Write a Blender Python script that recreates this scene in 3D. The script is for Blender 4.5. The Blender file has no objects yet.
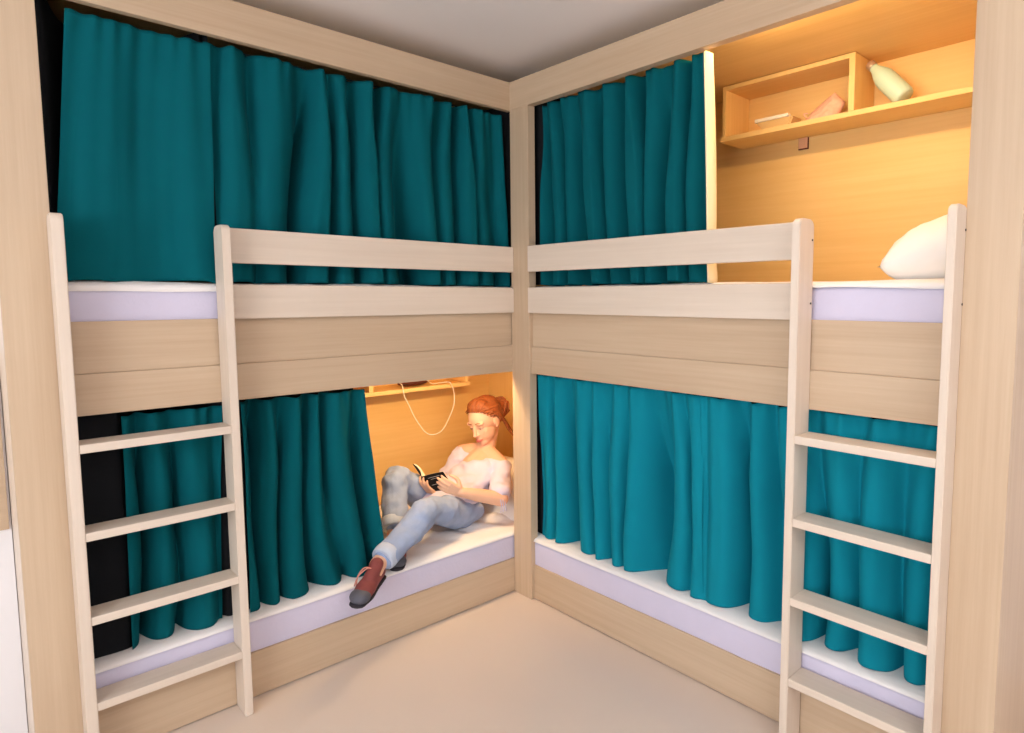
import bpy, bmesh, math, random
from mathutils import Vector, Matrix, noise
random.seed(7)
S = bpy.context.scene
C = S.collection
V = Vector

# ------------------------------------------------------------------ helpers
def lin(r, g, b):
    f = lambda c: (c/255/12.92) if c/255 <= .04045 else ((c/255+.055)/1.055)**2.4
    return (f(r), f(g), f(b), 1)

def newmat(name):
    m = bpy.data.materials.new(name); m.use_nodes = True
    nt = m.node_tree; b = nt.nodes['Principled BSDF']
    return m, nt, b

def plain(name, col, rough=.6, var=.06, scale=30, bump=0.0, bscale=200, metal=0, spec=.3):
    m, nt, b = newmat(name)
    tc = nt.nodes.new('ShaderNodeTexCoord'); n = nt.nodes.new('ShaderNodeTexNoise')
    n.inputs['Scale'].default_value = scale; n.inputs['Detail'].default_value = 3
    nt.links.new(tc.outputs['Object'], n.inputs['Vector'])
    mx = nt.nodes.new('ShaderNodeMix'); mx.data_type = 'RGBA'
    mx.inputs['A'].default_value = [c*(1-var) for c in col[:3]]+[1]
    mx.inputs['B'].default_value = [min(1, c*(1+var)) for c in col[:3]]+[1]
    nt.links.new(n.outputs['Fac'], mx.inputs['Factor'])
    nt.links.new(mx.outputs['Result'], b.inputs['Base Color'])
    b.inputs['Roughness'].default_value = rough; b.inputs['Metallic'].default_value = metal
    b.inputs['Specular IOR Level'].default_value = spec
    if bump:
        n2 = nt.nodes.new('ShaderNodeTexNoise'); n2.inputs['Scale'].default_value = bscale
        nt.links.new(tc.outputs['Object'], n2.inputs['Vector'])
        bp = nt.nodes.new('ShaderNodeBump'); bp.inputs['Strength'].default_value = bump
        bp.inputs['Distance'].default_value = .004
        nt.links.new(n2.outputs['Fac'], bp.inputs['Height']); nt.links.new(bp.outputs['Normal'], b.inputs['Normal'])
    return m

def wood(name, c1, c2, axis, rough=.45):
    """fine straight grain running along one world axis"""
    m, nt, b = newmat(name)
    tc = nt.nodes.new('ShaderNodeTexCoord')
    mp = nt.nodes.new('ShaderNodeMapping')
    sc = [55, 55, 55]; sc['xyz'.index(axis)] = 1.6
    mp.inputs['Scale'].default_value = sc
    nt.links.new(tc.outputs['Object'], mp.inputs['Vector'])
    n = nt.nodes.new('ShaderNodeTexNoise'); n.inputs['Scale'].default_value = 1.0
    n.inputs['Detail'].default_value = 5; n.inputs['Roughness'].default_value = .65
    nt.links.new(mp.outputs['Vector'], n.inputs['Vector'])
    mp2 = nt.nodes.new('ShaderNodeMapping'); s2 = [7, 7, 7]; s2['xyz'.index(axis)] = .8
    mp2.inputs['Scale'].default_value = s2
    nt.links.new(tc.outputs['Object'], mp2.inputs['Vector'])
    n3 = nt.nodes.new('ShaderNodeTexNoise'); n3.inputs['Scale'].default_value = 1; n3.inputs['Detail'].default_value = 2
    nt.links.new(mp2.outputs['Vector'], n3.inputs['Vector'])
    ad = nt.nodes.new('ShaderNodeMath'); ad.operation = 'ADD'
    nt.links.new(n.outputs['Fac'], ad.inputs[0]); nt.links.new(n3.outputs['Fac'], ad.inputs[1])
    rp = nt.nodes.new('ShaderNodeMapRange')
    rp.inputs['From Min'].default_value = .7; rp.inputs['From Max'].default_value = 1.3
    nt.links.new(ad.outputs[0], rp.inputs['Value'])
    mx = nt.nodes.new('ShaderNodeMix'); mx.data_type = 'RGBA'
    mx.inputs['A'].default_value = c1; mx.inputs['B'].default_value = c2
    nt.links.new(rp.outputs['Result'], mx.inputs['Factor'])
    nt.links.new(mx.outputs['Result'], b.inputs['Base Color'])
    b.inputs['Roughness'].default_value = rough; b.inputs['Specular IOR Level'].default_value = .3
    return m

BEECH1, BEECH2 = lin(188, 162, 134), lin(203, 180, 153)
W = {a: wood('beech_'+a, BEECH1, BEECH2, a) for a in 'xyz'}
IN1, IN2 = lin(228, 190, 122), lin(238, 203, 138)  # same beech as outside, the lamps' warm yellow put into the colour
WI = {a: wood('beech_lamplit_'+a, IN1, IN2, a) for a in 'xyz'}
BI1, BI2 = lin(213, 197, 180), lin(224, 209, 193)
WB = {a: wood('birch_'+a, BI1, BI2, a) for a in 'xyz'}
M = dict(
    floor=plain('floor_vinyl', lin(214, 199, 186), .4, .03, 3),
    ceiling=plain('ceiling_paint', lin(238, 234, 234), .9, .01, 4),
    wall=plain('wall_paint', lin(236, 234, 236), .85, .01, 4),
    sheet=plain('fitted_sheet', lin(208, 203, 224), .8, .03, 14, .25, 90),
    white=plain('white_cotton', lin(238, 234, 232), .85, .02, 14, .25, 70),
    pillow=plain('pillow_cotton', lin(240, 236, 230), .85, .02, 14, .2, 60),
    teal=plain('teal_curtain_shaded', lin(4, 88, 97), .9, .06, 9, .08, 500, spec=.08),  # darker copy of the curtain teal, weaker light put into the colour
    teal_lit=plain('teal_curtain_lit', lin(14, 130, 150), .9, .06, 9, .08, 500, spec=.08),  # same fabric, stronger daylight on the lower right put into the colour
    gap_shade=plain('gap_shade_sheet', lin(14, 16, 20), .95, .05),  # near-black stand-in for the shade in the curtain gaps
    painted_tone=plain('lamplit_curtain_edge', lin(238, 222, 182), .8, .03, 20),  # lamp glow on the turned curtain edge, painted as cream
    dark=plain('dark_metal', lin(38, 38, 40), .5, .05),
    cream=plain('cream_plastic', lin(240, 232, 212), .4, .02),
    mint=plain('mint_enamel', lin(196, 222, 200), .35, .03, 12),
    steel=plain('brushed_steel', lin(196, 176, 160), .3, .04, metal=.7),
    pink=plain('salmon_fabric', lin(236, 184, 158), .8, .20, 60, .2, 120),
    brown=plain('brown_leather', lin(92, 40, 26), .5, .1),
    switch=plain('switch_plastic', lin(226, 176, 140), .5, .03),
    tray=plain('clear_tray', lin(226, 190, 130), .15, .02),
    skin=plain('skin', lin(228, 180, 150), .5, .04, 16),
    lip=plain('lip', lin(206, 110, 104), .45, .04),
    eyewhite=plain('eye_white', lin(236, 230, 226), .3, .01),
    iris=plain('iris', lin(70, 72, 74), .3, .02),
    brow=plain('brow_hair', lin(140, 88, 54), .7, .1),
    hair=plain('auburn_hair', lin(144, 80, 42), .55, .55, 70, .3, 160),
    blouse=plain('lavender_blouse', lin(208, 200, 220), .85, .03, 20, .15, 120),
    denim=plain('pale_denim', lin(150, 166, 198), .85, .12, 26, .2, 300),
    cuff=plain('denim_turnup', lin(188, 198, 216), .85, .08, 60, .2, 300),
    shoe=plain('maroon_canvas', lin(128, 66, 66), .7, .18, 40),
    toe=plain('grey_rubber', lin(88, 88, 98), .6, .1, 40),
    sole=plain('dark_sole', lin(52, 48, 54), .7, .08),
    lace=plain('pink_lace', lin(206, 140, 126), .7, .08),
    black=plain('black_cover', lin(20, 19, 22), .35, .1),
    page=plain('book_pages', lin(240, 226, 198), .8, .04, 80),
    print=plain('cover_print', lin(150, 150, 154), .5, .1),
    glow=None,
)
def emis(name, col, st):
    m, nt, b = newmat(name)
    b.inputs['Base Color'].default_value = col
    b.inputs['Emission Color'].default_value = col; b.inputs['Emission Strength'].default_value = st
    return m
M['glow'] = emis('warm_diffuser', lin(255, 214, 150), 6)

def link(name, me, mat, parent=None, loc=None, smooth=True):
    """mesh given in WORLD coordinates; its origin moves to the parent's base or to loc"""
    o = bpy.data.objects.new(name, me)
    C.objects.link(o)
    off = parent_world(parent) if parent else (V(loc) if loc is not None else V((0, 0, 0)))
    if off.length > 0: me.transform(Matrix.Translation(-off))
    if parent: o.parent = parent
    else: o.location = off
    if mat: me.materials.append(mat)
    if smooth:
        for p in me.polygons: p.use_smooth = True
    return o
def parent_world(p):
    v = V(p.location)
    while p.parent: p = p.parent; v = v + p.location
    return v

def tag(o, label, cat, group=None):
    o['label'] = label; o['category'] = cat
    if group: o['group'] = group
    return o
def thing(name, loc, label, cat, group=None):
    o = bpy.data.objects.new(name, None); C.objects.link(o); o.location = loc; o.empty_display_size = .1
    return tag(o, label, cat, group)
def struct(o): o['kind'] = 'structure'; return o

def bm_box(bm, lo, hi):
    r = bmesh.ops.create_cube(bm, size=1)
    c = [(a+b)/2 for a, b in zip(lo, hi)]; s = [abs(b-a) for a, b in zip(lo, hi)]
    for v in r['verts']: v.co = V((v.co.x*s[0]+c[0], v.co.y*s[1]+c[1], v.co.z*s[2]+c[2]))
    return r['verts']
def fin(bm, name):
    bmesh.ops.recalc_face_normals(bm, faces=bm.faces)
    me = bpy.data.meshes.new(name); bm.to_mesh(me); bm.free(); return me
def box(name, lo, hi, mat, parent=None, bev=.0025, seg=2, loc=None):
    bm = bmesh.new(); bm_box(bm, lo, hi)
    if bev: bmesh.ops.bevel(bm, geom=bm.edges[:], offset=bev, segments=seg, affect='EDGES', profile=.6)
    return link(name, fin(bm, name), mat, parent, loc if loc is not None else None, smooth=False)

class Shape:
    def __init__(s): s.v = []; s.f = []
    def ell(s, c, r, axes=None, nu=20, nv=12):
        A = axes or (V((1, 0, 0)), V((0, 1, 0)), V((0, 0, 1)))
        c = V(c); r = (r, r, r) if isinstance(r, (int, float)) else r
        b = len(s.v)
        P = lambda x, y, z: c + A[0]*(x*r[0]) + A[1]*(y*r[1]) + A[2]*(z*r[2])
        s.v.append(P(0, 0, 1))
        for j in range(1, nv):
            th = math.pi*j/nv
            for i in range(nu):
                ph = 2*math.pi*i/nu
                s.v.append(P(math.sin(th)*math.cos(ph), math.sin(th)*math.sin(ph), math.cos(th)))
        s.v.append(P(0, 0, -1)); e = len(s.v)-1
        R = lambda j, i: b+1+(j-1)*nu+i % nu
        for i in range(nu):
            s.f.append((b, R(1, i), R(1, i+1))); s.f.append((e, R(nv-1, i+1), R(nv-1, i)))
            for j in range(1, nv-1): s.f.append((R(j, i), R(j+1, i), R(j+1, i+1), R(j, i+1)))
        return s
    def tube(s, pts, rad, n=14, flat=None, side=None, cap=True, sub=4):
        """smooth tapered tube; flat=(a,b) squashes along/against `side`"""
        pts = [V(p) for p in pts]; rad = list(rad) if hasattr(rad, '__iter__') else [rad]*len(pts)
        P = []; Rr = []
        for i in range(len(pts)-1):
            p0 = pts[max(i-1, 0)]; p1 = pts[i]; p2 = pts[i+1]; p3 = pts[min(i+2, len(pts)-1)]
            for k in range(sub):
                t = k/sub
                P.append(.5*((2*p1)+(p2-p0)*t+(2*p0-5*p1+4*p2-p3)*t*t+(3*p1-p0-3*p2+p3)*t**3))
                tt = t*t*(3-2*t); Rr.append(rad[i]*(1-tt)+rad[i+1]*tt)
        P.append(pts[-1]); Rr.append(rad[-1])
        if cap:
            d0 = (P[0]-P[1]).normalized(); d1 = (P[-1]-P[-2]).normalized(); p0, r0, p1, r1 = P[0], Rr[0], P[-1], Rr[-1]
            for a in (.5, .87, .98): P.insert(0, p0+d0*r0*a*.9); Rr.insert(0, r0*math.sqrt(max(0.01, 1-a*a)))
            for a in (.5, .87, .98): P.append(p1+d1*r1*a*.9); Rr.append(r1*math.sqrt(max(0.01, 1-a*a)))
        b = len(s.v); m = len(P); up = None
        for i, (p, r) in enumerate(zip(P, Rr)):
            d = (P[min(i+1, m-1)]-P[max(i-1, 0)]).normalized()
            if up is None:
                ref = V(side) if side is not None else (V((0, 0, 1)) if abs(d.z) < .9 else V((1, 0, 0)))
                up = (ref-d*ref.dot(d)).normalized()
            else: up = (up-d*up.dot(d)).normalized()
            if side is not None:
                q = V(side)-d*V(side).dot(d)
                if q.length > 1e-3: up = q.normalized()
            w = d.cross(up); fa, fb = flat or (1, 1)
            for k in range(n):
                a = 2*math.pi*k/n
                s.v.append(p+up*(r*fa*math.cos(a))+w*(r*fb*math.sin(a)))
        for i in range(m-1):
            for k in range(n):
                s.f.append((b+i*n+k, b+i*n+(k+1) % n, b+(i+1)*n+(k+1) % n, b+(i+1)*n+k))
        s.f.append(tuple(b+k for k in range(n))[::-1]); s.f.append(tuple(b+(m-1)*n+k for k in range(n)))
        return s
    def mesh(s, name='m'):
        me = bpy.data.meshes.new(name); me.from_pydata([tuple(v) for v in s.v], [], s.f); me.update()
        bm = bmesh.new(); bm.from_mesh(me); bmesh.ops.recalc_face_normals(bm, faces=bm.faces); bm.to_mesh(me); bm.free()
        return me
    def fused(s, voxel=.005, smooth=4, wrinkle=None):
        """one continuous skin over all the pieces"""
        me = s.mesh('tmp'); o = bpy.data.objects.new('tmp', me); C.objects.link(o)
        r = o.modifiers.new('r', 'REMESH'); r.mode = 'VOXEL'; r.voxel_size = voxel
        if smooth:
            k = o.modifiers.new('s', 'SMOOTH'); k.factor = .5; k.iterations = smooth
        dg = bpy.context.evaluated_depsgraph_get(); dg.update()
        out = bpy.data.meshes.new_from_object(o.evaluated_get(dg))
        bpy.data.objects.remove(o); bpy.data.meshes.remove(me)
        if wrinkle:
            for amp, sx in wrinkle:
                nn = [v.normal.copy() for v in out.vertices]
                for v, q in zip(out.vertices, nn):
                    p = V((v.co.x*sx[0], v.co.y*sx[1], v.co.z*sx[2]))
                    v.co += q*amp*noise.noise(p)
            out.update()
        return out

# ------------------------------------------------------------------ room shell
CEIL = 2.53
struct(box('floor', (-4.4, -4.9, -.05), (.95, .95, 0), M['floor'], bev=0))
struct(box('ceiling', (-4.4, -4.9, CEIL), (.95, .95, CEIL+.05), M['ceiling'], bev=0))
struct(box('wall_back', (-1.83, .88, 0), (.95, .95, CEIL), M['wall'], bev=0))
struct(box('wall_right', (.89, -4.9, 0), (.95, .88, CEIL), M['wall'], bev=0))
struct(box('wall_left', (-4.4, .335, 0), (-1.816, .40, CEIL), M['wall'], bev=0))
struct(box('wall_rear', (-4.4, -4.95, 0), (.95, -4.9, CEIL), M['wall'], bev=0))
wl = bmesh.new()
bm_box(wl, (-4.46, -4.9, 0), (-4.4, .40, .75)); bm_box(wl, (-4.46, -4.9, 2.3), (-4.4, .40, CEIL))
bm_box(wl, (-4.46, -4.9, .75), (-4.4, -3.9, 2.3)); bm_box(wl, (-4.46, -.6, .75), (-4.4, .40, 2.3))
struct(link('wall_window_side', fin(wl, 'wall'), M['wall'], smooth=False))
struct(box('trim_1', (-2.6, .323, .706), (-1.822, .335, 1.275), W['x'], bev=.001))

# ------------------------------------------------------------------ bunk beds
XL0, XL1 = -1.694, -1.814
bedL = thing('bunk_bed', (-.9, .4, 0), 'light beech built-in bunk bed on the left where the woman reads in the lower berth', 'bunk bed')
bedR = thing('bunk_bed', (.4, -1.0, 0), 'light beech built-in bunk bed on the right, lit upper berth open', 'bunk bed')
ROOF = 2.405
# left wing: front plane y = 0
B = lambda n, lo, hi, m, p, bev=.002: box(n, lo, hi, m, p, bev)
B('front_post', (XL1, 0, 0), (XL0, .03, 2.46), W['z'], bedL)
B('header_beam', (XL0, 0, 2.3125), (-.0005, .03, 2.44), W['x'], bedL)
B('fascia_board', (XL0, 0, 1.0946), (-.0005, .025, 1.2205), W['x'], bedL)
B('side_board', (XL0, .008, 1.2205), (-.0005, .025, 1.3785), W['x'], bedL)
B('base_board', (XL0, 0, .004), (-.0005, .025, .1694), W['x'], bedL)
B('guard_rail', (-1.2473, -.02, 1.567), (-.013, 0, 1.6847), WB['x'], bedL, .004)
B('guard_rail', (-1.2473, -.02, 1.3773), (-.013, 0, 1.495), WB['x'], bedL, .004)
B('end_panel', (XL1, .03, 0), (-1.78, .85, 2.46), WB['z'], bedL)
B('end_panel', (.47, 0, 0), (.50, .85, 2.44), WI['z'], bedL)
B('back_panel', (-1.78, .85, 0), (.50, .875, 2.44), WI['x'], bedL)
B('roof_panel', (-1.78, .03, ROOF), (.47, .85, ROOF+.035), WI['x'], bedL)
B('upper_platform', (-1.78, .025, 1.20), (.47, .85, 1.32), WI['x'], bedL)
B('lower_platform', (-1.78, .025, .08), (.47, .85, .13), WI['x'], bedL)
B('light_strip', (-.62, .035, 1.178), (-.06, .06, 1.199), M['glow'], bedL)
# right wing: front plane x = 0
YR0, YR1 = -1.912, -2.038
B('corner_post', (-.012, -.1292, 0), (.03, 0, 2.3125), W['z'], bedR)
B('front_post', (-.012, YR1, 0), (.02, YR0, 2.46), W['z'], bedR)
B('header_beam', (-.012, YR0, 2.3125), (.025, 0, 2.44), W['y'], bedR)
B('fascia_board', (0, YR0, 1.0946), (.025, -.1292, 1.2205), W['y'], bedR)
B('side_board', (.008, YR0, 1.2205), (.025, -.1292, 1.3785), W['y'], bedR)
B('base_board', (.004, YR0, .004), (.025, -.1292, .1694), W['y'], bedR)
B('guard_rail', (-.02, -1.4653, 1.567), (0, -.1292, 1.6847), WB['y'], bedR, .004)
B('guard_rail', (-.02, -1.4653, 1.3773), (0, -.1292, 1.495), WB['y'], bedR, .004)
B('end_panel', (.02, YR1, 0), (.875, -2.0, 2.46), W['z'], bedR)
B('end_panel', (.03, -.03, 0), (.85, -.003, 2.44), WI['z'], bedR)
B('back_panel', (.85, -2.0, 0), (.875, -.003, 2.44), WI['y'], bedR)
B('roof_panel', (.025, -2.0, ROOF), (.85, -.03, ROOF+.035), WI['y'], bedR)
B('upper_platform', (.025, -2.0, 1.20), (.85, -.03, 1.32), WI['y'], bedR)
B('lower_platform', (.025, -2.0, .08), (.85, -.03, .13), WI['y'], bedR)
B('light_strip', (.03, -1.86, 2.385), (.055, -1.1, 2.404), M['glow'], bedR)

# ------------------------------------------------------------------ ladders
RUNGS = (1.0241, .7613, .5052, .2382)
def rail_mesh(plane, a0, a1, h):
    """upright board, rounded at the top corners, cut in the depth/height plane"""
    d0, d1, r = -.095, -.0006, .026
    prof = [(d0, 0), (d1, 0)]
    for k in range(7): a = math.pi/2*k/6; prof.append((d1-r+r*math.cos(a), h-r+r*math.sin(a)))
    for k in range(7): a = math.pi/2*(1+k/6); prof.append((d0+r+r*math.cos(a), h-r+r*math.sin(a)))
    bm = bmesh.new()
    mk = lambda a, d, z: (a, d, z) if plane == 'L' else (d, a, z)
    A = [bm.verts.new(mk(a0, d, z)) for d, z in prof]; Bq = [bm.verts.new(mk(a1, d, z)) for d, z in prof]
    bm.faces.new(A); bm.faces.new(Bq[::-1]); n = len(prof)
    for i in range(n): bm.faces.new((A[i], A[(i+1) % n], Bq[(i+1) % n], Bq[i]))
    bmesh.ops.recalc_face_normals(bm, faces=bm.faces)
    ed = [e for e in bm.edges if e.calc_face_angle(0) > 1.0]
    bmesh.ops.bevel(bm, geom=ed, offset=.0025, segments=2, affect='EDGES')
    return fin(bm, 'rail')
def ladder(plane, rails, label):
    mid = sum(sum(r) for r in rails)/4
    root = thing('bunk_ladder', (mid, -.05, 0) if plane == 'L' else (-.05, mid, 0), label, 'ladder')
    for a0, a1 in rails:
        rl = link('side_rail', rail_mesh(plane, a0, a1, 1.688), WB['z'], root, smooth=False)
        if plane == 'R':
            for z in (1.625, 1.43):
                s = Shape().tube([(-.014, a0-.0002, z), (-.014, a0-.002, z)], .0032, 10, cap=False)
                link('bolt', s.mesh(), M['dark'], rl)
    lo, hi = rails[0][1], rails[1][0]
    for z in RUNGS:
        if plane == 'L': box('rung', (lo, -.093, z-.026), (hi, -.0008, z), WB['x'], root, .003)
        else: box('rung', (-.093, lo, z-.026), (-.0008, hi, z), WB['y'], root, .003)
    return root
ladder('L', [(-1.7029, -1.6742), (-1.2737, -1.2473)], 'whitewashed wooden ladder with four rungs on the left bunk bed')
ladder('R', [(-1.9122+.0, -1.8907), (-1.4917, -1.4653)], 'whitewashed wooden ladder with four rungs on the right bunk bed')

# ------------------------------------------------------------------ mattresses
def soft_box(lo, hi, r=.025, cell=.03, amp=.004, seed=0):
    bm = bmesh.new()
    bm_box(bm, lo, hi)
    bmesh.ops.bevel(bm, geom=bm.edges[:], offset=r, segments=4, affect='EDGES', profile=.5)
    longe = [e for e in bm.edges if e.calc_length() > .2]
    bmesh.ops.subdivide_edges(bm, edges=longe, cuts=24, use_grid_fill=True)
    bm.normal_update()
    for v in bm.verts:
        v.co += v.normal*amp*noise.noise(V((v.co.x*6+seed, v.co.y*6, v.co.z*14)))
    return fin(bm, 'soft')
def top_sheet(plane, a0, a1, d0, d1, z, lipmin, lipmax, seed, rumple=None):
    """white cover: flat top, turned down over the front edge with a wavy hem"""
    bm = bmesh.new(); n = 150; rows = []
    mk = lambda a, d, zz: (a, d, zz) if plane == 'L' else (d, a, zz)
    ds = [d0+(d1-d0)*k/26 for k in range(27)]
    for i in range(n+1):
        a = a0+(a1-a0)*i/n; row = []
        lip = lipmin+(lipmax-lipmin)*(.5+.5*noise.noise(V((a*3.5+seed, seed, 0)))*1.6)
        for k in range(5, 0, -1):
            row.append(mk(a, d0-.006-.0015*math.sin(k*1.1), z-.008-lip*k/5))
        row.append(mk(a, d0-.004, z-.002)); row.append(mk(a, d0+.004, z+.004))
        for d in ds[1:]:
            dz = .012+.004*noise.noise(V((a*5+seed, d*7, 1)))
            if rumple: dz += rumple(a, d)
            row.append(mk(a, d, z+dz))
        rows.append([bm.verts.new(p) for p in row])
    for i in range(n):
        for k in range(len(rows[0])-1): bm.faces.new((rows[i][k], rows[i+1][k], rows[i+1][k+1], rows[i][k+1]))
    return fin(bm, 'sheet')
MLZ, MUZ = .293, 1.489
def mattress(plane, lo, hi, label, seed, lipmin=.006, lipmax=.03, rumple=None):
    r = thing('mattress', ((lo[0]+hi[0])/2, (lo[1]+hi[1])/2, lo[2]), label, 'mattress')
    link('fitted_sheet', soft_box(lo, hi, seed=seed, amp=.006), M['sheet'], r)
    if plane == 'L': me = top_sheet('L', lo[0]+.01, hi[0]-.01, lo[1], hi[1]-.01, hi[2], lipmin, lipmax, seed, rumple)
    else: me = top_sheet('R', lo[1]+.01, hi[1]-.01, lo[0], hi[0]-.01, hi[2], lipmin, lipmax, seed, rumple)
    o = link('top_cover', me, M['white'], r); o['label'] = 'white top cover with a wavy turned-down edge'
    return r
def rum(a, d):
    w = max(0, min(1, (a+.75)/.2))*max(0, min(1, (d-.06)/.1))
    return w*(.012*abs(noise.noise(V((a*9+3, d*6, 2))))+.01*math.sin(a*34+d*26+2*noise.noise(V((a*4, d*4, 5)))))
mattress('L', (-1.775, .026, 1.32), (.465, .845, MUZ), 'lavender sheeted mattress behind the left ladder top on the upper left bunk', 1, .004, .020)
mattress('L', (-1.775, .012, .13), (.465, .845, MLZ), 'lavender sheeted mattress under the reading woman', 2, .0, .005, rum)
mattress('R', (.026, -1.995, 1.32), (.845, -.035, MUZ), 'lavender sheeted mattress with a white pillow on the upper right bunk', 3, .0, .010)
mattress('R', (.012, -1.995, .13), (.845, -.035, MLZ), 'lavender sheeted mattress below the long closed curtains of the lower right bunk', 4, .0, .005)

# ------------------------------------------------------------------ curtains
def curtain(plane, top, bot, zt, zb, depth, nf, amp, seed, name_label, mat='teal', ext=(.05, .05), painted_tone=True):
    """gathered header, broad rounded lobes with narrow deep valleys between them"""
    NU, NV = 420, 64
    rnd = random.Random(seed)
    ph = [rnd.uniform(0, 6.28) for _ in range(6)]
    width = abs(top[1]-top[0]); sgn = 1 if top[1] > top[0] else -1
    bm = bmesh.new(); G = []
    for j in range(NV+1):
        t = j/NV; row = []
        gather = math.exp(-t*11)
        for i in range(NU+1):
            u = i/NU; w = u*width
            uw = w+.075*noise.noise(V((w*4.5, t*.8, seed*1.7)))+.022*noise.noise(V((w*9, t*1.6, seed*2.3+5)))
            x = 2*math.pi*nf*uw/width+ph[2]
            lobe = (.5+.5*math.cos(x+.35*math.sin(x*.5+ph[4])))**1.15
            ed = min(1, min(u, 1-u)*width/.07); ed = ed*ed*(3-2*ed)
            loc = max(.12, .66+.75*noise.noise(V((w*5.5+seed*3.1, t*.7, seed))))*(.25+.75*ed)
            A = amp*(.35+.65*min(1, t*2.2))*loc
            d = depth+lobe*A*2.1-A*.2*math.cos(x*.5+ph[3])
            fine = math.sin(2*math.pi*w*19+ph[5]+2.5*noise.noise(V((w*8, t, seed))))
            d += fine*(.0042*gather+.0010)
            d += .008*noise.noise(V((w*7, t*3, seed+9)))*min(1, t*3)
            a = (top[0]*(1-t)+bot[0]*t)*(1-u)+(top[1]*(1-t)+bot[1]*t)*u
            a -= sgn*.30*A*math.sin(x)*min(1, t*3)
            z0 = zt+.005*gather*noise.noise(V((w*30, seed, 3)))
            z = z0*(1-t)+(zb-.010*lobe+.008*noise.noise(V((w*6, seed, 7))))*t
            row.append(bm.verts.new((a, max(.028, d), z) if plane == 'L' else (max(.030, d), a, z)))
        G.append(row)
    for j in range(NV):
        for i in range(NU): bm.faces.new((G[j][i], G[j][i+1], G[j+1][i+1], G[j+1][i]))
    me = fin(bm, 'curtain')
    mid = (top[0]+top[1])/2
    o = link('curtain', me, M[mat], None, (mid, depth, zb) if plane == 'L' else (depth, mid, zb))
    md = o.modifiers.new('thick', 'SOLIDIFY'); md.thickness = .0016; md.offset = 0
    tag(o, name_label, 'curtain')
    pt = lambda a, d, z: (a, d, z) if plane == 'L' else (d, a, z)
    e0, e1 = min(top[0], bot[0], top[1], bot[1])-ext[0], max(top[0], bot[0], top[1], bot[1])+ext[1]
    c0, c1 = min(top[0], bot[0], top[1], bot[1]), max(top[0], bot[0], top[1], bot[1])
    def ld(a):
        q = max(0, min(1, min(a-c0, c1-a)/.10)); return depth+.024+.27*q*q*(3-2*q)
    if painted_tone:  # added sheet: makes the gaps read black and holds the lamplight in
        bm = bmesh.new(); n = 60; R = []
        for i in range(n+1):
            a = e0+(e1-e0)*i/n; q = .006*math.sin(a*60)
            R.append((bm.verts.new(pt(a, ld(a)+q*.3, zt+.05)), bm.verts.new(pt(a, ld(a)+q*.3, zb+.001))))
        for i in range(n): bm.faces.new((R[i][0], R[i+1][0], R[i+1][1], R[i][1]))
        lo = link('gap_shade_sheet', fin(bm, 'painted_tone'), M['gap_shade'], o)
        lo['label'] = 'added black sheet standing in for the shade behind the curtain'
    link('curtain_wire', Shape().tube([pt(min(top)+.05, depth+.10, zt+.02), pt(max(top)-.05, depth+.10, zt+.02)], .003, 8, cap=False, sub=1).mesh(), M['dark'], o)
    return o
D = .037
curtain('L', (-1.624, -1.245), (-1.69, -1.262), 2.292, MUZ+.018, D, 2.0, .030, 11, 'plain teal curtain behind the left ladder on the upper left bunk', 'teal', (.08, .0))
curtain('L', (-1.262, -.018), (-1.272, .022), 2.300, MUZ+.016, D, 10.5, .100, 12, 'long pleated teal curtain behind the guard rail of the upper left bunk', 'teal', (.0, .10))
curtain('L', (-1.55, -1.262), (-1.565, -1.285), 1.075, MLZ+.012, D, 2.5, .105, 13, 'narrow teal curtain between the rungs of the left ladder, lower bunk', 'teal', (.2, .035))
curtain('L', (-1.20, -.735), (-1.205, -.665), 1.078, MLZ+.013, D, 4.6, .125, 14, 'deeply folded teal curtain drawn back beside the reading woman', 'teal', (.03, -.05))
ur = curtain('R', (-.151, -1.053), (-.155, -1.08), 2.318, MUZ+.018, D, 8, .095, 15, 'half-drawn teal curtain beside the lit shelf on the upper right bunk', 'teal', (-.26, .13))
curtain('R', (-.131, -1.056), (-.137, -1.070), 1.085, MLZ+.012, D, 7.5, .060, 16, 'wide teal curtain next to the corner post on the lower right bunk', 'teal_lit', (.0, .12))
curtain('R', (-1.050, -1.90), (-1.062, -1.90), 1.085, MLZ+.013, D, 6.0, .075, 17, 'teal curtain running behind the right ladder on the lower right bunk', 'teal_lit', (.05, .0))
# turned-in edge of the half-drawn curtain, its lamp glow painted in cream
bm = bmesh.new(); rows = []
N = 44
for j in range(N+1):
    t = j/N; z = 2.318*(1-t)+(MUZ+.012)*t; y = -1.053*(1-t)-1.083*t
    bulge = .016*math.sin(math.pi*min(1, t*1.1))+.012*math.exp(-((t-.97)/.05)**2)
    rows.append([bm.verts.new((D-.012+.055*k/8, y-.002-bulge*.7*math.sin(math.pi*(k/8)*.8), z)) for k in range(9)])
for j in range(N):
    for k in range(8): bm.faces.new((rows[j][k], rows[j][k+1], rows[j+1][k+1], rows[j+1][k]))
ln = link('turned_edge', fin(bm, 'edge'), M['painted_tone'], ur); ln['label'] = 'turned-in curtain edge with lamplight painted in as cream'
sd = ln.modifiers.new('t', 'SOLIDIFY'); sd.thickness = .004

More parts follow.
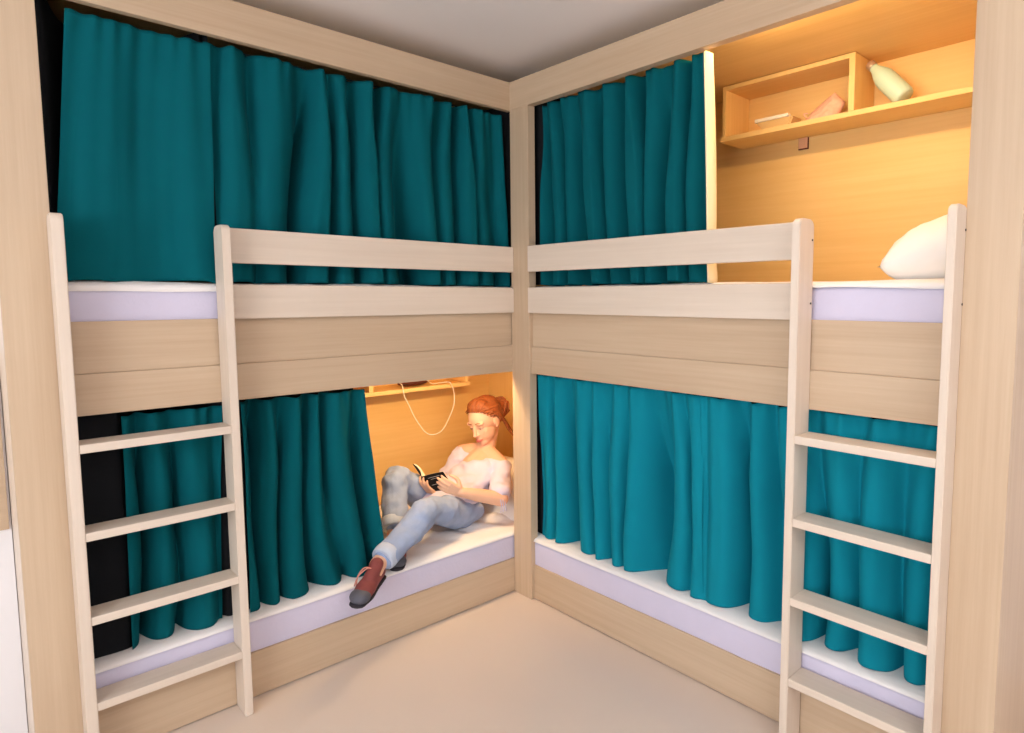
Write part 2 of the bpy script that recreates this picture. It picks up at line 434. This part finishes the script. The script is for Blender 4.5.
# ------------------------------------------------------------------ shelf units
def shelf_unit(plane, a_end, a_div, a_far, z0, label):
    """long shelf board with a three-sided box and a divider, fixed to the back panel"""
    f, bk = .65, .848
    sg = 1 if plane == 'L' else -1
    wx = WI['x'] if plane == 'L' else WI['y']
    r = thing('wall_shelf', ((a_end+a_far)/2, .75, z0) if plane == 'L' else (.75, (a_end+a_far)/2, z0), label, 'shelf')
    def b(n, a, c, zl, zh, m, fr=f):
        lo, hi = min(a, c), max(a, c)
        if plane == 'L': box(n, (lo, fr, zl), (hi, bk, zh), m, r, .0015)
        else: box(n, (fr, lo, zl), (bk, hi, zh), m, r, .0015)
    t = .018; s = -1 if plane == 'R' else -1
    b('shelf_board', a_end, a_far, z0, z0+.021, wx)
    top = z0+.243
    e = a_end-.014
    b('box_side', e, e-t, z0+.0215, top, WI['z'])
    b('divider', a_div, a_div-t*1.3, z0+.0215, top, WI['z'])
    b('box_top', e-t, a_div, top-.018, top, wx)
    return r
shelf_unit('R', -.709, -1.302, -1.998, 2.159, 'long wooden shelf with divider holding a bottle in the upper right bunk')
shelf_unit('L', .193, -.40, -1.70, .945, 'wooden shelf above the reading woman with a cable hanging from it')

# bottle leaning against the divider
def lathe(prof, axis0, axis1, n=32, name='lathe'):
    a, b = V(axis0), V(axis1); d = (b-a).normalized(); u = d.orthogonal().normalized(); w = d.cross(u)
    bm = bmesh.new(); R = []
    for h, r in prof:
        R.append([bm.verts.new(a+d*h+u*(r*math.cos(2*math.pi*k/n))+w*(r*math.sin(2*math.pi*k/n))) for k in range(n)])
    for i in range(len(R)-1):
        for k in range(n): bm.faces.new((R[i][k], R[i][(k+1) % n], R[i+1][(k+1) % n], R[i+1][k]))
    bm.faces.new(R[0][::-1]); bm.faces.new(R[-1])
    return fin(bm, name)
BS = 2.180
b0 = V((.72, -1.492, BS+.026)); b1 = V((.735, -1.350, BS+.187)); bd = (b1-b0).normalized(); L = (b1-b0).length
bot = thing('water_bottle', (.735, -1.47, BS), 'mint green bottle leaning in the right compartment of the upper shelf', 'bottle')
link('bottle_body', lathe([(0, .030), (.004, .037), (.012, .040), (.11, .040), (.135, .037), (.155, .031), (.175, .022), (.19, .0175), (.195, .017)], b0, b1), M['mint'], bot)
link('bottle_cap', lathe([(.195, .0185), (.20, .0195), (.216, .0195), (.22, .017)], b0, b1), M['steel'], bot)

# salmon pouch
def pouch():
    bm = bmesh.new(); n = 24; rows = {}
    for sdn in (0, 1):
        for i in range(n+1):
            for j in range(n+1):
                u, v = i/n, j/n
                puff = max(0, 1-abs(2*u-1)**3)**.5*max(0, 1-v**3)**.5
                y = -1.095-.150*u+.006*math.sin(v*6)
                top = (.045+.070*u/.72) if u < .72 else (.115-.045*(u-.72)/.28)
                z = BS+.001+top*v
                x = .715+.030*v+(.036 if sdn else -.036)*puff*(1-.3*v)
                c = .006*noise.noise(V((u*7, v*7, sdn*3)))*puff
                rows[sdn, i, j] = bm.verts.new((x+c, y, z))
    for s_ in (0, 1):
        for i in range(n):
            for j in range(n): bm.faces.new((rows[s_, i, j], rows[s_, i+1, j], rows[s_, i+1, j+1], rows[s_, i, j+1]))
    bmesh.ops.remove_doubles(bm, verts=bm.verts[:], dist=.0008)
    bmesh.ops.holes_fill(bm, edges=[e for e in bm.edges if e.is_boundary])
    return fin(bm, 'pouch')
po = thing('pouch', (.735, -1.18, BS), 'crumpled salmon pouch beside the divider on the upper shelf', 'pouch')
link('pouch_body', pouch(), M['pink'], po)
link('seam', Shape().tube([(.722, -1.094, BS+.030), (.715, -1.085, BS+.045), (.722, -1.098, BS+.046)], .003, 6).mesh(), M['pink'], po)
# flat white case on a small clear tray
ch = thing('small_tray', (.70, -.96, BS), 'small tray with a white bar on the left of the upper shelf', 'tray')
bm = bmesh.new(); vs = bm_box(bm, (.67, -1.06, BS+.001), (.76, -.88, BS+.038))
for v in vs:
    if v.co.z < BS+.01: v.co.y = -.97+(v.co.y+.97)*.7; v.co.x = .715+(v.co.x-.715)*.7
bmesh.ops.bevel(bm, geom=bm.edges[:], offset=.006, segments=3, affect='EDGES')
link('tray_body', fin(bm, 'tray'), M['tray'], ch, smooth=False)
box('white_bar', (.672, -1.035, BS+.0385), (.70, -.875, BS+.054), M['cream'], ch, .004)
# wall switch below the shelf
sw = thing('wall_switch', (.849, -1.022, 2.135), 'small square switch on the panel under the upper shelf', 'switch')
box('back_plate', (.843, -1.0465, 2.108), (.8495, -.9985, 2.161), M['brown'], sw, .002)
box('switch_plate', (.838, -1.043, 2.113), (.8428, -1.0015, 2.159), M['switch'], sw, .002)
box('rocker', (.8345, -1.033, 2.123), (.8378, -1.0125, 2.149), M['switch'], sw, .0015)

# lower shelf: brown case and hanging cable
LS = .945+.0212
gc = thing('glasses_case', (-.13, .72, LS), 'flat dark brown case lying on the shelf above the woman', 'case')
s = Shape().ell((-.13, .73, LS+.016), (.09, .045, .016))
link('case_body', s.mesh(), M['brown'], gc)
s = Shape().tube([(-.21, .69, LS+.017), (-.13, .684, LS+.018), (-.05, .69, LS+.017)], .002, 6)
link('case_seam', s.mesh(), M['dark'], gc)
cb = [(-.24, .76, LS+.03), (-.243, .70, LS+.036), (-.243, .642, LS+.022), (-.236, .632, .93), (-.212, .632, .882), (-.185, .63, .82), (-.155, .63, .770), (-.12, .63, .722), (-.083, .63, .701), (-.035, .63, .703),
      (0, .63, .727), (.035, .63, .78), (.066, .63, .845), (.072, .632, .91), (.057, .634, .962), (.045, .645, LS+.012), (.01, .68, LS+.008), (-.03, .70, LS+.006), (-.08, .69, LS+.04), (-.12, .70, LS+.045)]
tag(link('charging_cable', Shape().tube(cb, .0028, 8).mesh(), M['cream'], None, (-.08, .65, LS)), 'thin cream cable looped over the shelf edge above the woman', 'cable')

# ------------------------------------------------------------------ pillows
def pillow(center, half, axes, seed):
    bm = bmesh.new(); n = 28; R = {}
    for s_ in (0, 1):
        for i in range(n+1):
            for j in range(n+1):
                u, v = 2*i/n-1, 2*j/n-1
                e = max(0, (1-abs(u)**2.6))**.5*max(0, (1-abs(v)**2.6))**.5
                cu = 1-.07*(1-abs(v))**1.5*abs(u)**4; cv = 1-.07*(1-abs(u))**1.5*abs(v)**4
                w = (1 if s_ else -1)*e*(1+.10*noise.noise(V((u*2+seed, v*2, s_))))
                p = V(center)+axes[0]*(u*half[0]*cu)+axes[1]*(v*half[1]*cv)+axes[2]*(w*half[2])
                p += axes[2]*.006*noise.noise(V((u*5, v*5, seed)))
                R[s_, i, j] = bm.verts.new(p)
    for s_ in (0, 1):
        for i in range(n):
            for j in range(n): bm.faces.new((R[s_, i, j], R[s_, i+1, j], R[s_, i+1, j+1], R[s_, i, j+1]))
    bmesh.ops.remove_doubles(bm, verts=bm.verts[:], dist=.0005)
    return fin(bm, 'pillow')
def frame(n, up):
    n = V(n).normalized(); u = V(up)-n*V(up).dot(n); u.normalize(); return (u.cross(n), u, n)
ax = frame((0, .27, .96), (0, -.96, .27))
tag(link('pillow', pillow((.42, -1.815, 1.590), (.31, .18, .125), ax, 3), M['pillow'], None, (.42, -1.80, 1.49)), 'plump white pillow standing behind the right ladder on the upper bunk', 'pillow')
ax = frame((-.62, -.05, .78), (.75, .1, .6))
tag(link('pillow', pillow((.21, .40, .372), (.33, .23, .085), ax, 8), M['pillow'], None, (.2, .38, .30)), 'flattened white pillow behind the reading woman', 'pillow')

# ------------------------------------------------------------------ the reading woman
P = thing('person', (-.14, .33, .284), 'red-haired woman in lavender blouse and jeans leaning back reading a book', 'person')
hipL, hipR = V((-.135, .24, .385)), V((-.16, .43, .385))
kneL, knkL = V((-.446, .10, .484)), V((-.735, -.015, .358))
kneR, ankR = V((-.436, .395, .578)), V((-.538, .205, .352))
shL, shR = V((.110, .25, .550)), V((.052, .53, .588))
elL, wrL = V((-.004, .108, .440)), V((-.205, .162, .508))
elR, wrR = V((-.051, .52, .474)), V((-.242, .318, .458))
neck = V((.118, .412, .585)); H = V((.108, .40, .786))
lat = (shL-shR).normalized()
# head frame
yaw = math.radians(14); pit = math.radians(24)
fh = V((-math.cos(yaw), -math.sin(yaw), 0)); F_ = (fh*math.cos(pit)-V((0, 0, 1))*math.sin(pit)).normalized()
U_ = (V((0, 0, 1))*math.cos(pit)+fh*math.sin(pit)).normalized(); L_ = U_.cross(F_)
ROLL = math.radians(6)
U_, L_ = (U_*math.cos(ROLL)-L_*math.sin(ROLL)), (L_*math.cos(ROLL)+U_*math.sin(ROLL))
def h(f, l, u): return H+F_*f+L_*l+U_*u
HA = (F_, L_, U_)
b = Shape()
b.ell(h(-.012, 0, .022), (.097, .076, .090), HA, 28, 18)
b.ell(h(.024, 0, -.042), (.066, .060, .070), HA, 24, 14)
b.ell(h(.048, 0, -.090), (.036, .036, .026), HA); b.ell(h(.068, 0, -.097), (.018, .020, .015), HA)
for s_ in (1, -1):
    b.ell(h(.042, .030*s_, -.028), (.034, .027, .034), HA)           # cheek
    b.ell(h(.070, .030*s_, .024), (.016, .028, .010), HA)            # brow ridge
    b.ell(h(-.012, .076*s_, -.012), (.020, .008, .030), HA)          # ear
    b.ell(h(-.004, .073*s_, -.034), (.010, .007, .011), HA)
    b.ell(h(.088, .010*s_, -.036), (.010, .0075, .007), HA)          # nostril
b.tube([h(.082, 0, .014), h(.093, 0, -.012), h(.104, 0, -.031)], [.009, .0085, .0105], 12)
b.ell(h(.084, 0, -.064), (.009, .022, .011), HA)                      # mouth mound
b.tube([neck+V((.0, 0, -.05)), neck+V((.004, 0, .03)), h(-.030, 0, -.045)], [.062, .050, .050], 18)
for q in (shL, shR):                                                  # sloping shoulders
    b.tube([neck+V((.0, 0, .035)), neck.lerp(q, .5)+V((0, 0, .022)), q+V((0, 0, .012))], [.044, .046, .042], 14)
b.tube([neck+V((-.03, 0, -.005)), neck+V((-.075, -.01, -.045))], [.062, .075], 16)  # upper chest
# torso core, hips
b.tube([V((-.145, .33, .40)), V((-.06, .345, .445)), V((.03, .375, .515)), V((.085, .40, .565))], [.115, .105, .115, .09], 20, (.70, 1.02), V((-.6, 0, .8)))
b.tube([shR, (shL+shR)/2+V((.02, 0, -.02)), shL], [.044, .055, .044], 14)
def limb(pts, r): b.tube(pts, r, 14)
limb([shL, elL], [.040, .035]); limb([elL, (elL+wrL)/2, wrL], [.037, .034, .024])
limb([shR, elR], [.040, .035]); limb([elR, (elR+wrR)/2, wrR], [.037, .034, .024])
limb([hipL, kneL], [.06, .040]); limb([kneL, knkL], [.040, .034]); limb([hipR, kneR], [.06, .040]); limb([kneR, ankR], [.040, .034])
limb([knkL, knkL+V((-.03, -.025, -.03))], [.034, .03]); limb([ankR, ankR+V((-.03, -.04, -.03))], [.034, .03])
# hands
def hand(w, d, pn, ths, curl, scale=.92, spread=.10):
    """w wrist, d pointing direction, pn palm normal, ths side of the thumb (unit), curl per joint"""
    d = V(d).normalized(); pn = V(pn); pn = (pn-d*pn.dot(d)).normalized(); sd = V(ths); sd = (sd-d*sd.dot(d)-pn*sd.dot(pn)).normalized()
    k = scale
    off = [.027, .009, -.009, -.026]; ln = [.068, .076, .071, .055]
    for i in range(4):
        kn = w+d*(.088*k-.004*abs(i-1))+sd*(off[i]*k)
        b.tube([w+sd*(off[i]*.55*k), (w+kn)/2+sd*(off[i]*.12*k), kn], [.014*k, .0135*k, .0105*k], 10, sub=2)
        dd = (d+sd*(spread*(1.5-i)/1.5)*.6).normalized(); p = kn; a = 0; pts = [kn-dd*.004]
        for s_, q in enumerate((.46, .31, .23)):
            a += curl[s_] if hasattr(curl, '__iter__') else curl
            p = p+(dd*math.cos(a)+pn*math.sin(a))*(ln[i]*q*k); pts.append(p)
        b.tube(pts, [.0092*k, .0086*k, .0078*k, .0064*k], 10, sub=3)
    t0 = w+d*.022*k+sd*.020*k
    t1 = t0+(d*.55+sd*.65+pn*.35).normalized()*.040*k
    t2 = t1+(d*.85+sd*.15+pn*.45).normalized()*.030*k
    t3 = t2+(d*.95-sd*.10+pn*.35).normalized()*.024*k
    b.tube([t0, t1, t2, t3], [.0135*k, .0115*k, .0098*k, .0075*k], 10, sub=3)
# book geometry first, hands close on it
bs0, bs1 = V((-.319, .340, .572)), V((-.257, .300, .450))             # spine: top, bottom
sp = (bs1-bs0).normalized()
nearw = V((.075, -.080, .026)); farw = V((-.002, .075, .050))
hand(wrL, V((-.74, .16, .42)), V((.45, .86, .10)), V((0, .25, 1)), (.35, .45, .30), .90)
hand(wrR, V((-.72, .08, .68)), V((.72, .20, .66)), V((0, 1, 0)), (.15, .45, .40), .90, .16)
body = link('body', b.fused(.0038, 5), M['skin'], P)
# face details
def child(name, shp, mat): return link(name, shp.mesh(), mat, P)
s = Shape(); s.tube([h(.085, .021, -.066), h(.0965, .009, -.0635), h(.0975, 0, -.0648), h(.0965, -.009, -.0635), h(.085, -.021, -.066)], [.0018, .0042, .0042, .0042, .0018], 8)
s.tube([h(.085, .021, -.0665), h(.0955, .008, -.071), h(.096, 0, -.0715), h(.0955, -.008, -.071), h(.085, -.021, -.0665)], [.0016, .0045, .0048, .0045, .0016], 8)
child('lips', s, M['lip'])
for s_ in (1, -1):
    e = child('eye', Shape().ell(h(.0665, .031*s_, .0), (.0135, .0145, .0085), HA), M['eyewhite'])
    link('iris', Shape().ell(h(.0775, .030*s_, -.0035), (.003, .005, .0045), HA).mesh(), M['iris'], P)
    child('eyelid', Shape().ell(h(.066, .031*s_, .0045), (.0155, .0165, .0075), HA), M['skin'])
    child('eyelashes', Shape().tube([h(.066, .017*s_, -.002), h(.0795, .026*s_, -.0015), h(.0800, .034*s_, -.0015), h(.068, .047*s_, -.001)], [.0012, .0020, .0020, .0010], 6), M['brow'])
    child('eyebrow', Shape().tube([h(.083, .014*s_, .026), h(.085, .030*s_, .033), h(.070, .050*s_, .028)], [.0022, .0026, .0012], 6), M['brow'])
# hair: cap, swept strands, bun
s = Shape()
s.ell(h(-.036, 0, .044), (.092, .081, .080), HA, 28, 18)
s.ell(h(-.064, 0, .002), (.052, .074, .068), HA)
rnd = random.Random(3)
for k in range(21):
    a = -1.3+2.6*k/20; lift = rnd.uniform(-.003, .008)
    st = h(.060-.040*abs(a)**1.5, .070*math.sin(a), .092-.044*abs(a)**1.6)
    m0 = h(.045-.030*abs(a)**1.4, .076*math.sin(a), .113-.046*abs(a)**1.6+lift)
    m1 = h(-.005, .083*math.sin(a*.98), .126-.054*abs(a)**1.6+lift)
    m2 = h(-.075, .070*math.sin(a*.9), .096-.054*abs(a)**1.3+rnd.uniform(-.004, .004))
    en = h(-.122, .022*math.sin(a), .030)
    s.tube([st, m0, m1, m2, en], [.0045, .0074, .0088, .008, .006], 7)
for s_ in (1, -1):                                                    # hair swept back over the ears
    for f, l, u in ((.050, .052, .084), (.040, .062, .068), (.028, .069, .052), (.014, .074, .036), (-.002, .076, .020), (-.018, .076, .002), (-.030, .073, -.018)):
        s.tube([h(f, l*s_, u), h(-.040, .084*s_, u*.72+.006+rnd.uniform(-.003, .003)), h(-.085, .062*s_, u*.45), h(-.116, .022*s_, .002)], [.0040, .0082, .0085, .006], 7)
s.ell(h(-.118, .010, .004), (.042, .050, .052), HA)
for k in range(9):
    a0 = k*.7; r = .030+.010*(k % 3)
    pts = [h(-.124+.030*math.sin(a*2+k), .008+r*1.1*math.cos(a0+a), .004+r*1.1*math.sin(a0+a)) for a in [i*.6 for i in range(8)]]
    s.tube(pts, .0075, 7)
hair = link('hair', s.fused(.0022, 0), M['hair'], P)
for pts, rr in (([h(-.060, .070, -.02), h(-.074, .068, -.06), h(-.080, .064, -.11), h(-.086, .080, -.17)], [.012, .010, .007, .0025]),
                ([h(-.075, .062, -.03), h(-.095, .056, -.08), h(-.106, .062, -.15)], [.006, .0055, .002]),
                ):
    link('loose_strand', Shape().tube(pts, rr, 8).mesh(), M['hair'], hair)

# blouse
s = Shape()
s.tube([V((-.205, .335, .402)), V((-.13, .335, .420)), V((-.05, .35, .455)), V((.03, .38, .510)), V((.060, .395, .535))], [.128, .126, .120, .128, .100], 26, (.74, 1.06), V((-.6, 0, .8)))
for q in (shL, shR): s.tube([q.lerp(neck, .34 if q is shL else .50)+V((-.006, 0, -.006)), q+V((0, 0, -.006))], [.052, .053], 16)
up_ = V((-.6, 0, .8)).normalized(); c = V((.0, .365, .490))
for s_ in (1, -1): s.ell(c+lat*.060*s_+up_*.030+V((-.02, 0, -.02)), (.068, .070, .060))
s.ell((-.135, .262, .432), (.105, .085, .048)); s.tube([V((-.245, .30, .455)), V((-.20, .315, .468)), V((-.13, .33, .475)), V((-.06, .345, .485))], [.10, .118, .12, .11], 24, (.42, 1.05), V((-.15, -.1, 1)))
for a_, c_ in ((shL, elL), (shR, elR)):
    m_ = a_.lerp(c_, .5); e_ = a_.lerp(c_, .86)
    s.tube([a_, m_, e_], [.051, .053, .058], 16, cap=True)
bl = link('blouse', s.fused(.005, 8, [(.020, (7, 7, 17)), (.007, (24, 24, 34))]), M['blouse'], P)
s = Shape()                                                              # open neckline band
nk = neck+V((-.012, 0, .006)); nd = V((-.12, -.06, 1)).normalized(); u1 = nd.orthogonal().normalized(); w1 = nd.cross(u1)
# tie cords hanging from the near sleeve
e_ = shL.lerp(elL, .86)
for q in (0, 1, 2):
    p = e_+V((-.045+.012*q, -.050, -.005))
    s.tube([p, p+V((.002, -.004, -.03)), p+V((-.003+.004*q, -.003, -.062))], .0026, 6)
link('sleeve_ties', s.mesh(), M['blouse'], bl)

# jeans
s = Shape()
s.tube([V((-.06, .335, .415)), V((-.145, .33, .395)), V((-.20, .325, .392))], [.090, .100, .085], 22, (.75, 1.12), V((0, 0, 1)))
s.tube([hipL+V((.045, .01, -.005)), hipL+V((-.02, 0, 0)), hipL.lerp(kneL, .5)+V((0, 0, -.004)), kneL+V((.01, 0, .0)), kneL.lerp(knkL, .35)+V((0, 0, -.012)), kneL.lerp(knkL, .7), knkL.lerp(kneL, .14)],
       [.070, .080, .073, .062, .060, .054, .050], 20)
s.tube([hipR+V((.045, -.01, -.005)), hipR+V((-.02, 0, 0)), hipR.lerp(kneR, .5), kneR+V((.012, 0, -.002)), kneR.lerp(ankR, .35)+V((.012, .01, 0)), kneR.lerp(ankR, .7)+V((.004, 0, 0)), ankR.lerp(kneR, .24)],
       [.084, .086, .073, .061, .062, .059, .056], 20)
jn = link('jeans', s.fused(.0045, 4, [(.012, (9, 9, 13)), (.006, (28, 28, 28))]), M['denim'], P)
for kn, an, r, q0, q1 in ((kneL, knkL, .054, .09, .24), (kneR, ankR, .060, .17, .33)):
    a_ = an.lerp(kn, q0); c_ = an.lerp(kn, q1)
    cu = link('turn_up', Shape().tube([a_, a_.lerp(c_, .5), c_], [r*.97, r*1.03, r*.98], 24, cap=False).fused(.004, 2, [(.004, (20, 20, 20))]), M['cuff'], P)
    cu['label'] = 'paler rolled cuff of the jeans'

# shoes
def shoe(heel, toe, upv):
    heel, toe = V(heel), V(toe); d = (toe-heel).normalized(); up = V(upv); up = (up-d*up.dot(d)).normalized(); sd = d.cross(up)
    A = (d, sd, up); Ln = (toe-heel).length
    q = lambda f, l, u: heel+d*(f*Ln)+sd*l+up*u
    u_ = Shape()
    u_.ell(q(.08, 0, .006), (.036, .032, .040), A)
    u_.tube([q(.05, 0, .0), q(.35, 0, .0), q(.70, 0, -.008), q(.90, 0, -.012)], [.031, .034, .039, .033], 18, (.86, 1), up)
    u_.tube([q(.16, 0, .046), q(.30, 0, .030), q(.55, 0, .010)], [.028, .028, .028], 14)
    up_o = link('shoe', u_.fused(.0038, 3), M['shoe'], P)
    t = Shape(); t.ell(q(.93, 0, -.013), (.040, .040, .028), A)
    link('toe_cap', t.mesh(), M['toe'], up_o)
    so = Shape(); so.tube([q(-.06, 0, -.036), q(.3, 0, -.036), q(.72, 0, -.036), q(1.03, 0, -.034)], [.030, .032, .039, .032], 20, (.30, 1), up)
    link('sole', so.mesh(), M['sole'], up_o)
    lc = Shape()
    for i in range(4):
        f = .36+.10*i
        lc.tube([q(f, .026, .014-.006*i), q(f+.03, 0, .040-.008*i), q(f+.06, -.026, .014-.006*i)], .0028, 6)
        lc.tube([q(f, -.026, .014-.006*i), q(f+.03, 0, .041-.008*i), q(f+.06, .026, .014-.006*i)], .0028, 6)
    lc.tube([q(.38, 0, .046), q(.42, .030, .050), q(.5, .048, .020), q(.52, .050, -.02)], .0028, 6)
    lc.tube([q(.38, 0, .046), q(.46, .018, .052), q(.58, .042, .026), q(.62, .05, -.012)], .0028, 6)
    link('laces', lc.mesh(), M['lace'], up_o)
shoe((-.722, .000, .326), (-.868, -.125, .312), (-.05, -.25, 1))
shoe((-.515, .215, .334), (-.625, .030, .334), (0, 0, 1))

# the book, open, black cover outwards
def leaf_block(w, thick, z_in, name, mat, parent, bulge=0, inset=0.0, off=0.0):
    """one half of the open book: a curved slab from the spine outwards"""
    wn = w.normalized(); Wd = w.length; n = sp.cross(wn).normalized()
    if n.x < 0: n = -n                                                    # towards the reader
    bm = bmesh.new(); R = []; K = 10
    for side in (0, 1):
        for i in range(K+1):
            t = i/K
            c = off+bulge*math.sin(math.pi*min(1, t*1.0))*.9
            for q in (0, 1):
                base = bs0 if q == 0 else bs1
                ins = sp*(inset if q == 0 else -inset)
                R.append(bm.verts.new(base+ins+wn*(t*(Wd-inset))+n*(c+(thick if side else 0))))
    idx = lambda s_, i, q: R[s_*(K+1)*2+i*2+q]
    for i in range(K):
        for s_ in (0, 1): bm.faces.new((idx(s_, i, 0), idx(s_, i+1, 0), idx(s_, i+1, 1), idx(s_, i, 1)))
        for q in (0, 1): bm.faces.new((idx(0, i, q), idx(0, i+1, q), idx(1, i+1, q), idx(1, i, q)))
    for i in (0, K): bm.faces.new((idx(0, i, 0), idx(0, i, 1), idx(1, i, 1), idx(1, i, 0)))
    return link(name, fin(bm, name), mat, parent, smooth=False), n
bk = thing('book', (bs0+bs1)/2, 'open black paperback held in the hands of the reading woman', 'book')
cv, n1 = leaf_block(nearw, .0015, 0, 'cover', M['black'], bk, .006)
leaf_block(nearw, .010, 0, 'page_block', M['page'], bk, .006, .003, .0018)
leaf_block(farw, .0015, 0, 'cover', M['black'], bk, .012)
leaf_block(farw, .008, 0, 'page_block', M['page'], bk, .012, .003, .0018)
for t0, t1, r0, r1 in ((.22, .74, .13, .12), (.30, .62, .20, .19), (.2, .55, .42, .41), (.3, .5, .82, .8)):
    f = lambda t, r: bs0+(bs1-bs0)*r+nearw*t+n1*(.006*math.sin(math.pi*t)*.9-.0006)
    link('cover_mark', Shape().tube([f(t0, r0), f((t0+t1)/2, (r0+r1)/2), f(t1, r1)], .0014, 5).mesh(), M['print'], cv)

# ------------------------------------------------------------------ light
def area(name, loc, size, energy, col, direction, xaxis):
    l = bpy.data.lights.new(name, 'AREA'); l.shape = 'RECTANGLE'; l.size, l.size_y = size; l.energy = energy; l.color = col
    o = bpy.data.objects.new(name, l); C.objects.link(o)
    z = -V(direction).normalized(); x = V(xaxis); x = (x-z*x.dot(z)).normalized(); y = z.cross(x)
    m = Matrix((x, y, z)).transposed().to_4x4(); m.translation = V(loc); o.matrix_world = m; return o
def point(name, loc, energy, col, r=.015):
    l = bpy.data.lights.new(name, 'POINT'); l.energy = energy; l.color = col; l.shadow_soft_size = r
    o = bpy.data.objects.new(name, l); C.objects.link(o); o.location = loc; return o
WARM = (1.0, .69, .37)
area('reading_lamp_lower', (-.30, .075, 1.172), (.45, .03), 7, WARM, (.1, .5, -1), (1, 0, 0))
point('reading_bulb_lower', (-.16, .085, 1.140), 1.0, WARM)
area('reading_lamp_upper', (.075, -1.45, 2.372), (.75, .03), 5, WARM, (.7, 0, -1), (0, 1, 0))
for y in (-1.25, -1.65): point('reading_bulb_upper', (.08, y, 2.355), 1.4, WARM)
area('window_daylight', (-4.36, -2.25, 1.55), (2.2, 1.5), 92, (.92, .96, 1.0), (1, .12, .10), (0, 1, 0))
area('ceiling_fill', (-1.5, -3.4, 2.0), (1.2, 1.2), 46, (.96, .98, 1), (0, 0, 1), (1, 0, 0))  # added unseen uplight that brightens the ceiling
area('rear_fill', (-1.6, -4.85, 1.5), (2.4, 1.5), 12, (.97, .98, 1.0), (0, 1, .25), (1, 0, 0))  # added fill aimed up at the ceiling; the rear wall has no opening
wd = bpy.data.worlds.new('World'); S.world = wd; wd.use_nodes = True
nt = wd.node_tree; sky = nt.nodes.new('ShaderNodeTexSky'); sky.sky_type = 'HOSEK_WILKIE'
nt.links.new(sky.outputs['Color'], nt.nodes['Background'].inputs['Color']); nt.nodes['Background'].inputs['Strength'].default_value = .4

# ------------------------------------------------------------------ camera
cd = bpy.data.cameras.new('Camera'); cam = bpy.data.objects.new('Camera', cd); C.objects.link(cam)
cd.sensor_fit = 'HORIZONTAL'; cd.sensor_width = 36; cd.lens = 640.2933/1024*36
cd.shift_x = -72.6959/1024; cd.shift_y = -13.5977/1024; cd.clip_start = .02
th = math.pi/4+.00304; pt = -.0867; rl = -.00100
Fv = V((math.cos(th)*math.cos(pt), math.sin(th)*math.cos(pt), math.sin(pt)))
Rv = V((math.sin(th), -math.cos(th), 0)); Uv = Rv.cross(Fv)
Rv, Uv = Rv*math.cos(rl)+Uv*math.sin(rl), Uv*math.cos(rl)-Rv*math.sin(rl)
mw = Matrix((Rv, Uv, -Fv)).transposed().to_4x4(); mw.translation = V((-1.9215, -2.4144, 1.45))
cam.matrix_world = mw
S.camera = cam
S.view_settings.view_transform = 'Standard'
S.view_settings.look = 'None'
S.view_settings.exposure = -.1
S.cycles.max_bounces = 10; S.cycles.diffuse_bounces = 6
